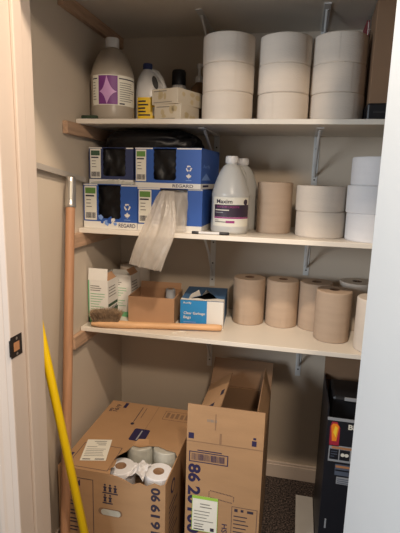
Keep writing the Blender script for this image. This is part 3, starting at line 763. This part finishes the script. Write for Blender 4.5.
# --- big carton of toilet rolls
t = thing('large_carton', 'wide brown carton on the floor with toilet rolls showing through torn corner', 'carton', (.045, -.735, 0), 0)
w, d, h, th = .415, .520, .410, .004
m = MB()
frontout = [(0, 0), (w, 0), (w, h-.002), (.395, h-.012), (.372, h-.006), (.345, h-.022), (.318, h-.014), (.29, h-.026), (.262, h-.012), (.235, h-.004), (.21, h), (0, h)]
T = FX.copy(); T[1][3] = th
m.panel(frontout, [], 0, CARD, T, th)
m.box(0, d-th, 0, w, d, h, CARD); m.box(0, th, 0, th, d-th, h, CARD); m.box(w-th, th, 0, w, d-th, h-.002, CARD); m.box(th, th, 0, w-th, d-th, th, CARDIN)
m.box(th, th, .285, w-th, d-th, .289, CARDIN)              # inner layer the rolls stand on
top = [(0, 0), (.205, 0), (.196, .035), (.186, .075), (.190, .115), (.212, .150), (.222, .192), (.252, .188), (.285, .206), (.322, .212), (.362, .196), (.398, .190), (w, .160), (w, d), (0, d)]
m.panel(top, [], h, CARD, Matrix.Identity(4), .003)
zt = h+.003+E; y = -E
# top print: centre seam, panel, logo, corner numbers
m.rect((.0, d*.50-.0, zt), X, Y, .0, .0, INK) if False else None
m.add([(.2305, .30, zt), (.2325, .30, zt), (.2325, d-.004, zt), (.2305, d-.004, zt)], [(0, 1, 2, 3)], DKCARD)
m.add([(.160, .36, zt), (.163, .36, zt), (.163, d-.03, zt), (.160, d-.03, zt)], [(0, 1, 2, 3)], INK)
m.add([(.180, .40, zt), (.182, .40, zt), (.182, d-.03, zt), (.180, d-.03, zt)], [(0, 1, 2, 3)], INK)
m.poly([(.162+.008*math.cos(a), .345+.010*math.sin(a), zt) for a in [2*PI*i/14 for i in range(14)]], INK)
rx, ry, cx, cy = .034, .045, .222, .268
m.poly([(cx+rx*(1.0 if abs(math.cos(a)) > .5 else .94)*max(-1, min(1, 1.35*math.cos(a))), cy+ry*max(-1, min(1, 1.35*math.sin(a))), zt) for a in [2*PI*i/28 for i in range(28)]], PURINK)
m.add([(cx-.004, cy-.040, zt+E), (cx+.003, cy-.040, zt+E), (cx+.004, cy+.030, zt+E), (cx-.001, cy+.034, zt+E)], [(0, 1, 2, 3)], GREYP)
m.frame((.030, .012, zt), X, Y, .160, .150, .0022, INK)
m.text('16', (.058, .425, zt), Y, -X, .022, INK, width=.03); m.text('19', (.058, .462, zt), Y, -X, .022, INK, width=.026); m.text('90', (.034, .42, zt), Y, -X, .016, INK, width=.03)
m.rect((.070, .465, zt), X, Y, .016, .045, PURINK)
for k in range(5): m.rect((.285+.022*k, .43, zt), X, Y, .014, .045-.006*(k % 2), DKCARD); 
m.frame((.275, .412, zt), X, Y, .125, .075, .0016, INK)
m.rect((.012, .04, zt), X, Y, .010, .05, PURINK)
# front print
m.frame((.012, y, .06), X, Z, .128, .318, .0022, INK)
for k, z in enumerate((.325, .275, .235, .20, .165)):
    m.lines((.030, y, z), X, Z, .07, 2, .014, .005, INK, k+3)
m.poly([(.070, y, .345), (.088, y, .345), (.088, y, .372), (.079, y, .36), (.070, y, .372)], PURINK)
for (zz, xs) in ((.340, (.186, .206, .226)), (.298, (.186, .206))):
    for x in xs:
        m.poly([(x-.006, y, zz), (x+.006, y, zz), (x+.0035, y, zz+.012), (x+.008, y, zz+.018), (x, y, zz+.022), (x-.008, y, zz+.018), (x-.0035, y, zz+.012)], INK)
        m.poly([(x+.004*math.cos(a), y, zz+.027+.004*math.sin(a)) for a in [2*PI*i/10 for i in range(10)]], INK)
    m.rect((xs[0]-.010, y, zz-.008), X, Z, xs[-1]-xs[0]+.02, .005, INK)
for tx, z0, z1 in (('90', .333, .389), ('19', .270, .322), ('16', .200, .254)): m.text(tx, (.397, y, z0), Z, -X, .036, INK, width=z1-z0, bold=.035)
m.rect((.235, y, .15), X, Z, .09, .02, INK)
# right side print
xs = w+E
m.poly([(xs, .10+.028*math.cos(a), .335+.028*math.sin(a)) for a in [2*PI*i/20 for i in range(20)]], PURINK)
m.poly([(xs+E, .10+.019*math.cos(a), .335+.019*math.sin(a)) for a in [2*PI*i/20 for i in range(20)]], CARD)
m.lines((xs, .05, .27), Y, Z, .12, 8, .022, .007, INK, 8)
m.build('carton', t)
l = MB(); Tl = Matrix.Translation((.064, .046, zt)) @ Matrix.Rotation(math.radians(13), 4, 'Z')
def tp(x, y_, e=0): return Tl @ Vector((x, y_, E+e))
lw, lh = .098, .140
l.poly([tp(0, 0), tp(lw, 0), tp(lw, lh), tp(0, lh)], PAPER)
def tl(x, y_, ww, hh, mt): l.poly([tp(x, y_, E), tp(x+ww, y_, E), tp(x+ww, y_+hh, E), tp(x, y_+hh, E)], mt)
for k in range(3): tl(.03+.01*k, .124-.012*k, .05-.01*k, .004, GREYINK)
tl(.008, .088, .04, .003, GREYINK)
for k in range(5): tl(.008, .072-.011*k, random.uniform(.04, .08), .003, GREYINK)
for k in range(10): tl(.056+.0035*k, .004, .002, .010, INK)
tl(.008, .006, .03, .005, INK)
part_label(l.build('shipping_label', t), 'white shipping label')
hh_ = MB(); cx, cz, ra_, rb_ = .206, .256, .047, .0145
def oval(k, e): return [(cx+(ra_*k-rb_)*(1 if math.cos(a) > 0 else -1)*(1 if abs(math.cos(a)) > .02 else 0)+rb_*k*math.cos(a), e, cz+rb_*k*math.sin(a)) for a in [2*PI*(i+.5)/24 for i in range(24)]]
hh_.poly(oval(1.0, y), DKCARD); hh_.poly([(p[0]+.002, y*2, p[2]-.0015) for p in oval(.86, 0)], GREYFILM)
part_label(hh_.build('hand_hole', t), 'oval hand hole showing white plastic')
# torn paper scraps at the hole edge
MB().add([(.190, .02, h+.004), (.186, .075, h+.004), (.205, .070, h+.020), (.212, .030, h+.016)], [(0, 3, 2, 1)], CARD).build('torn_flap', t)
MB().add([(.222, .192, h+.003), (.285, .206, h+.003), (.275, .235, h+.012), (.235, .22, h+.016)], [(0, 1, 2, 3)], CARD).build('torn_flap', t)
G = 'toilet rolls inside the large carton'
r0 = roll_thing('small_toilet_roll', 'white toilet roll at left of the torn hole in the wide carton', 'toilet roll', .0545, .083, .0215, TISSUEB, CORELT, (.248, -.624, .2895), G, 0, TISSUEB)
dup(r0, (.399, -.620, .2895), .5, 'white toilet roll at right front corner of the torn hole in wide carton')
g0 = roll_thing('small_toilet_roll', 'grey film wrapped roll at the back left of the torn hole', 'toilet roll', .0545, .117, .019, GREYFILM, CORELT, (.287, -.506, .2895), G, .4, GREYFILM)
dup(g0, (.398, -.506, .2895), 1.1, 'grey film wrapped roll at the back right of the torn hole')
# crumpled tissue scrap
m = MB(); n = 10; vs = []; fs = []
for j in range(n+1):
    for i in range(n+1):
        u, v = i/n-.5, j/n-.5
        vs.append((u*.072+noise.noise(Vector((u*4, v*4, 1)))*.010, v*.095, .020*noise.noise(Vector((u*4, v*3, 3)))+.016-abs(u)*.03+u*.015))
for j in range(n):
    for i in range(n): k = j*(n+1)+i; fs.append((k, k+1, k+n+2, k+n+1))
m.add(vs, fs, TISSUEB, False); o = m.build('tissue_scrap', loc=(.324, -.640, .372)); tag(o, 'crumpled white tissue scrap between the two rolls in the torn carton', 'paper')
so = o.modifiers.new('thick', 'SOLIDIFY'); so.thickness = .0012

# --- tall open carton
t = thing('tall_carton', 'tall brown carton with open flaps on the floor', 'carton', (.517, -.667, 0), math.radians(.3))
w, d, h, th = .272, .460, .553, .005
m = MB(); shell(m, w, d, h, th, CARD, CARDIN)
y = -E
# barcode block
T0 = Vector((.010, y, .470))
m.frame(T0, X, Z, .142, .042, .0035, PURINK); m.bars(T0+Vector((.010, 0, .008)), X, Z, .122, .026, 26, PURINK, 4)
m.lines(T0+Vector((.03, 0, .046)), X, Z, .09, 1, .01, .004, PURINK, 2)
m.text('86', (.008, y, .462), -Z, X, .047, PURINK, width=.074, bold=.035)
m.text('20', (.008, y, .372), -Z, X, .047, PURINK, width=.074, bold=.035)
m.text('100', (.008, y, .280), -Z, X, .047, PURINK, width=.105, bold=.035)
# dotted hand-hole outline
for k in range(16):
    m.rect((.092+.0052*k, y, .362-.0006*k), X, Z, .0026, .004, INK); m.rect((.092+.0052*k, y, .334-.0006*k), X, Z, .0026, .004, INK)
for k in range(4): m.rect((.086, y, .339+.006*k), X, Z, .003, .003, INK); m.rect((.176, y, .333+.006*k), X, Z, .003, .003, INK)
m.frame((.172, y, .10), X, Z, .092, .215, .0016, INK)
m.rect((.182, y, .295), X, Z, .012, .012, INK); m.rect((.205, y, .297), X, Z, .010, .010, INK); m.rect((.228, y, .296), X, Z, .022, .010, INK)
m.lines((.180, y, .275), X, Z, .075, 9, .016, .004, INK, 4)
m.text('HS', (.138, y, .236), -Z, X, .02, PURINK, width=.036); m.text('24', (.138, y, .186), -Z, X, .02, PURINK, width=.04)
m.rect((.0, y, h-.0035), X, Z, w, .0022, CARDIN)
m.build('carton', t)
def flap(o, u, v, wdt, ln, mo, mi_, name, inner_first=False, decal=None, taper=0):
    f = MB(); o, u, v = Vector(o), Vector(u).normalized(), Vector(v).normalized(); nrm = u.cross(v)
    k = .0035; pts = [o, o+u*wdt, o+u*(wdt-taper)+v*ln, o+u*taper+v*ln]
    f.add(pts, [(0, 1, 2, 3)], mo); f.add([p-nrm*k for p in pts], [(3, 2, 1, 0)], mi_)
    f.add(pts+[p-nrm*k for p in pts], [(0, 4, 5, 1), (1, 5, 6, 2), (2, 6, 7, 3), (3, 7, 4, 0)], CARDIN)
    if decal: decal(f, o+nrm*E, u, v)
    return f.build(name, t)
def fdec(f, o, u, v):
    f.rect(o+u*.006+v*.008, u, v, .020, .022, PURINK); f.rect(o+u*.232+v*.010, u, v, .016, .020, PURINK); f.rect(o+u*.236+v*.034, u, v, .010, .008, PURINK)
    f.bars(o+u*.072+v*.078, u, v, .035, .010, 8, GREYINK, 3)
    f.rect(o+u*.118+v*.0, u, v, .008, .040, CARDIN)
    f.rect(o+u*.10+v*.05, u, v, .004, .06, CARDIN)
flap((0, -.0005, h), (1, 0, 0), (.0, .05, 1), w, .137, CARD, CARDIN, 'front_flap', decal=fdec)
flap((w, d, h), (-1, 0, 0), (0, .10, .085), w, .137, CARD, CARDIN, 'back_flap')
def sdec(f, o, u, v): f.rect(o+u*.165+v*.098, u, v, .045, .016, INK); f.rect(o+u*.25+v*.03, u, v, .03, .05, INK)
flap((0, d-.006, h), (0, -1, 0), (.79, 0, .61), d-.05, .125, CARD, CARDIN, 'left_flap', decal=sdec, taper=.010)
flap((w, .03, h), (0, 1, 0), (-.22, 0, .97), d-.04, .122, CARD, CARDIN, 'right_flap', taper=.02)
l = MB(); lx, lz, lw, lh = .026, .190, .096, .146
l.rect((lx, -.0016, lz), X, Z, lw, lh, PAPER); l.frame((lx, -.0021, lz), X, Z, lw, lh, .0018, LIME); l.rect((lx, -.0022, lz+lh-.012), X, Z, lw, .012, LIME)
l.lines((lx+.03, -.0023, lz+.112), X, Z, .055, 2, .012, .004, GREYINK, 3); l.lines((lx+.008, -.0023, lz+.082), X, Z, .078, 4, .013, .003, GREYINK, 9)
l.lines((lx+.01, -.0023, lz+.028), X, Z, .05, 2, .010, .004, GREYINK, 7); l.rect((lx+.07, -.0023, lz+.006), X, Z, .014, .014, INK); l.rect((lx+.008, -.0023, lz+.006), X, Z, .04, .004, INK)
part_label(l.build('shipping_label', t), 'white label with lime green border')

# --- black carton at right
t = thing('black_carton', 'tall black printed carton with open top beside the door', 'carton', (1.010, -.500, 0), math.radians(0))
w, d, h, th = .30, .34, .622, .005
m = MB(); shell(m, w, d, h, th, BLACKC, DKCARD)
m.box(-.001, -.001, h-.010, w, .001, h+.001, GREYP)
y = -E
m.text('BISSELL', (.074, y*2, .588), X, Z, .019, PAPER, width=.115, bold=.02) if False else m.text('BI', (.074, y*2, .583), X, Z, .020, PAPER, width=.022, bold=.03)
m.build('carton', t)
l = MB()
l.poly([(.012, y, .510), (.046, y, .510), (.046, y, .585), (.034, y, .607), (.016, y, .607), (.010, y, .585)], PINKR)
l.poly([(.020, y*2, .530), (.036, y*2, .530), (.042, y*2, .590), (.034, y*2, .600), (.020, y*2, .600), (.014, y*2, .590)], ORANGE)
l.poly([(.022, y*3, .565), (.033, y*3, .545), (.037, y*3, .585), (.028, y*3, .592)], YELP)
part_label(l.build('flame_print', t), 'orange and red printed picture')
l = MB()
l.rect((.012, y, .447), X, Z, .13, .066, GREYP); l.rect((.016, y*2, .456), X, Z, .032, .042, BLACKC); l.rect((.052, y*2, .456), X, Z, .036, .042, BLACKC); l.rect((.092, y*2, .456), X, Z, .044, .042, BLACKC)
l.rect((.022, y*2, .500), X, Z, .11, .009, TANP)
for cx in (.063, .077): l.poly([(cx+.0075*math.cos(a), y*3, .478+.0075*math.sin(a)) for a in [2*PI*i/14 for i in range(14)]], PAPER)
l.lines((.020, y*3, .487), X, Z, .024, 3, .010, .003, SLATE, 2)
part_label(l.build('upper_label', t), 'grey label with dark panels')
l = MB(); l.rect((.040, y, .392), X, Z, .11, .046, SLATE); l.rect((.042, y*2, .424), X, Z, .10, .009, TANP); l.rect((.042, y*2, .410), X, Z, .10, .006, BLACKC); part_label(l.build('middle_label', t), 'slate label with tan stripe')
l = MB(); l.rect((.048, y, .356), X, Z, .10, .030, GREYP); l.lines((.052, y*2, .376), X, Z, .08, 3, .008, .003, SLATE, 3); part_label(l.build('lower_label', t), 'small grey label')
MB().box(.02, -.002, .16, .026, 0, .20, GREYP).build('plastic_tab', t)
f = MB(); f.box(.0, d-.004, h, w, d, h+.150, DKCARD, Matrix.Translation((0, d, h)) @ Matrix.Rotation(-.12, 4, 'X') @ Matrix.Translation((0, -d, -h))); f.build('back_flap', t)
f = MB(); f.box(0, .02, h, .004, d-.01, h+.03, BLACKC); f.build('left_flap', t)
t = thing('black_appliance', 'black appliance part with grey rim inside the open black carton', 'appliance', (1.030, -.44, .0055))
m = MB(); m.box(0, .05, 0, .24, .22, .650, BLACK); m.build('housing', t, bevel=.012)
MB().box(.045, .044, .638, .20, .050, .650, GREYP).build('rim', t)

# white board on the floor
o = MB().box(0, 0, 0, .078, .42, .012, BOARDW).build('white_board', bevel=.002, loc=(.929, -.555, 0), rot=(0, 0, math.radians(0))); tag(o, 'narrow white board lying on the carpet by the black carton', 'board')

# ============================================================ POLES
def pole_frame(a, b):
    a, b = Vector(a), Vector(b); d_ = (b-a); L_ = d_.length
    q = Vector((0, 0, 1)).rotation_difference(d_.normalized()); return a, q.to_euler(), L_
a, rot, L_ = pole_frame((.112, -.835, .003), (.040, -.568, 1.465))
t = thing('wooden_pole', 'worn wooden pole with metal tip leaning on the left wall', 'pole', tuple(a), tuple(rot))
MB().lathe([(.011, 0), (.0165, .003), (.017, .03), (.0172, L_*.5), (.0165, L_-.109), (.0165, L_-.105)], POLEW, 24).build('shaft', t)
m = MB(); m.lathe([(.0185, L_-.112), (.0195, L_-.110), (.0198, L_-.100), (.0188, L_-.096), (.0188, L_-.075), (.0185, L_-.060), (.0178, L_-.022), (.0175, L_-.008), (.0160, L_-.002), (.014, L_)], STEEL, 24)
part_label(m.build('metal_tip', t), 'worn steel ferrule')
MB().box(.008, -.0200, L_-.085, .013, -.0150, L_-.02, PAPER).build('clip', t)
a, rot, L_ = pole_frame((.232, -.815, .004), (.030, -.838, 1.30))
a, rot, L_ = pole_frame((.242, -.835, .004), (.030, -.835, 1.120))
t = thing('yellow_pole', 'bright yellow pole leaning in front of the wide carton', 'pole', tuple(a), tuple(rot))
MB().lathe([(.010, 0), (.0145, .003), (.0145, L_-.03), (.0145, L_-.02)], YELPOLE, 24).build('shaft', t)
MB().lathe([(.0148, L_-.03), (.0152, L_-.028), (.0152, L_-.004), (.012, L_)], YELPOLE, 20).build('end_cap', t)
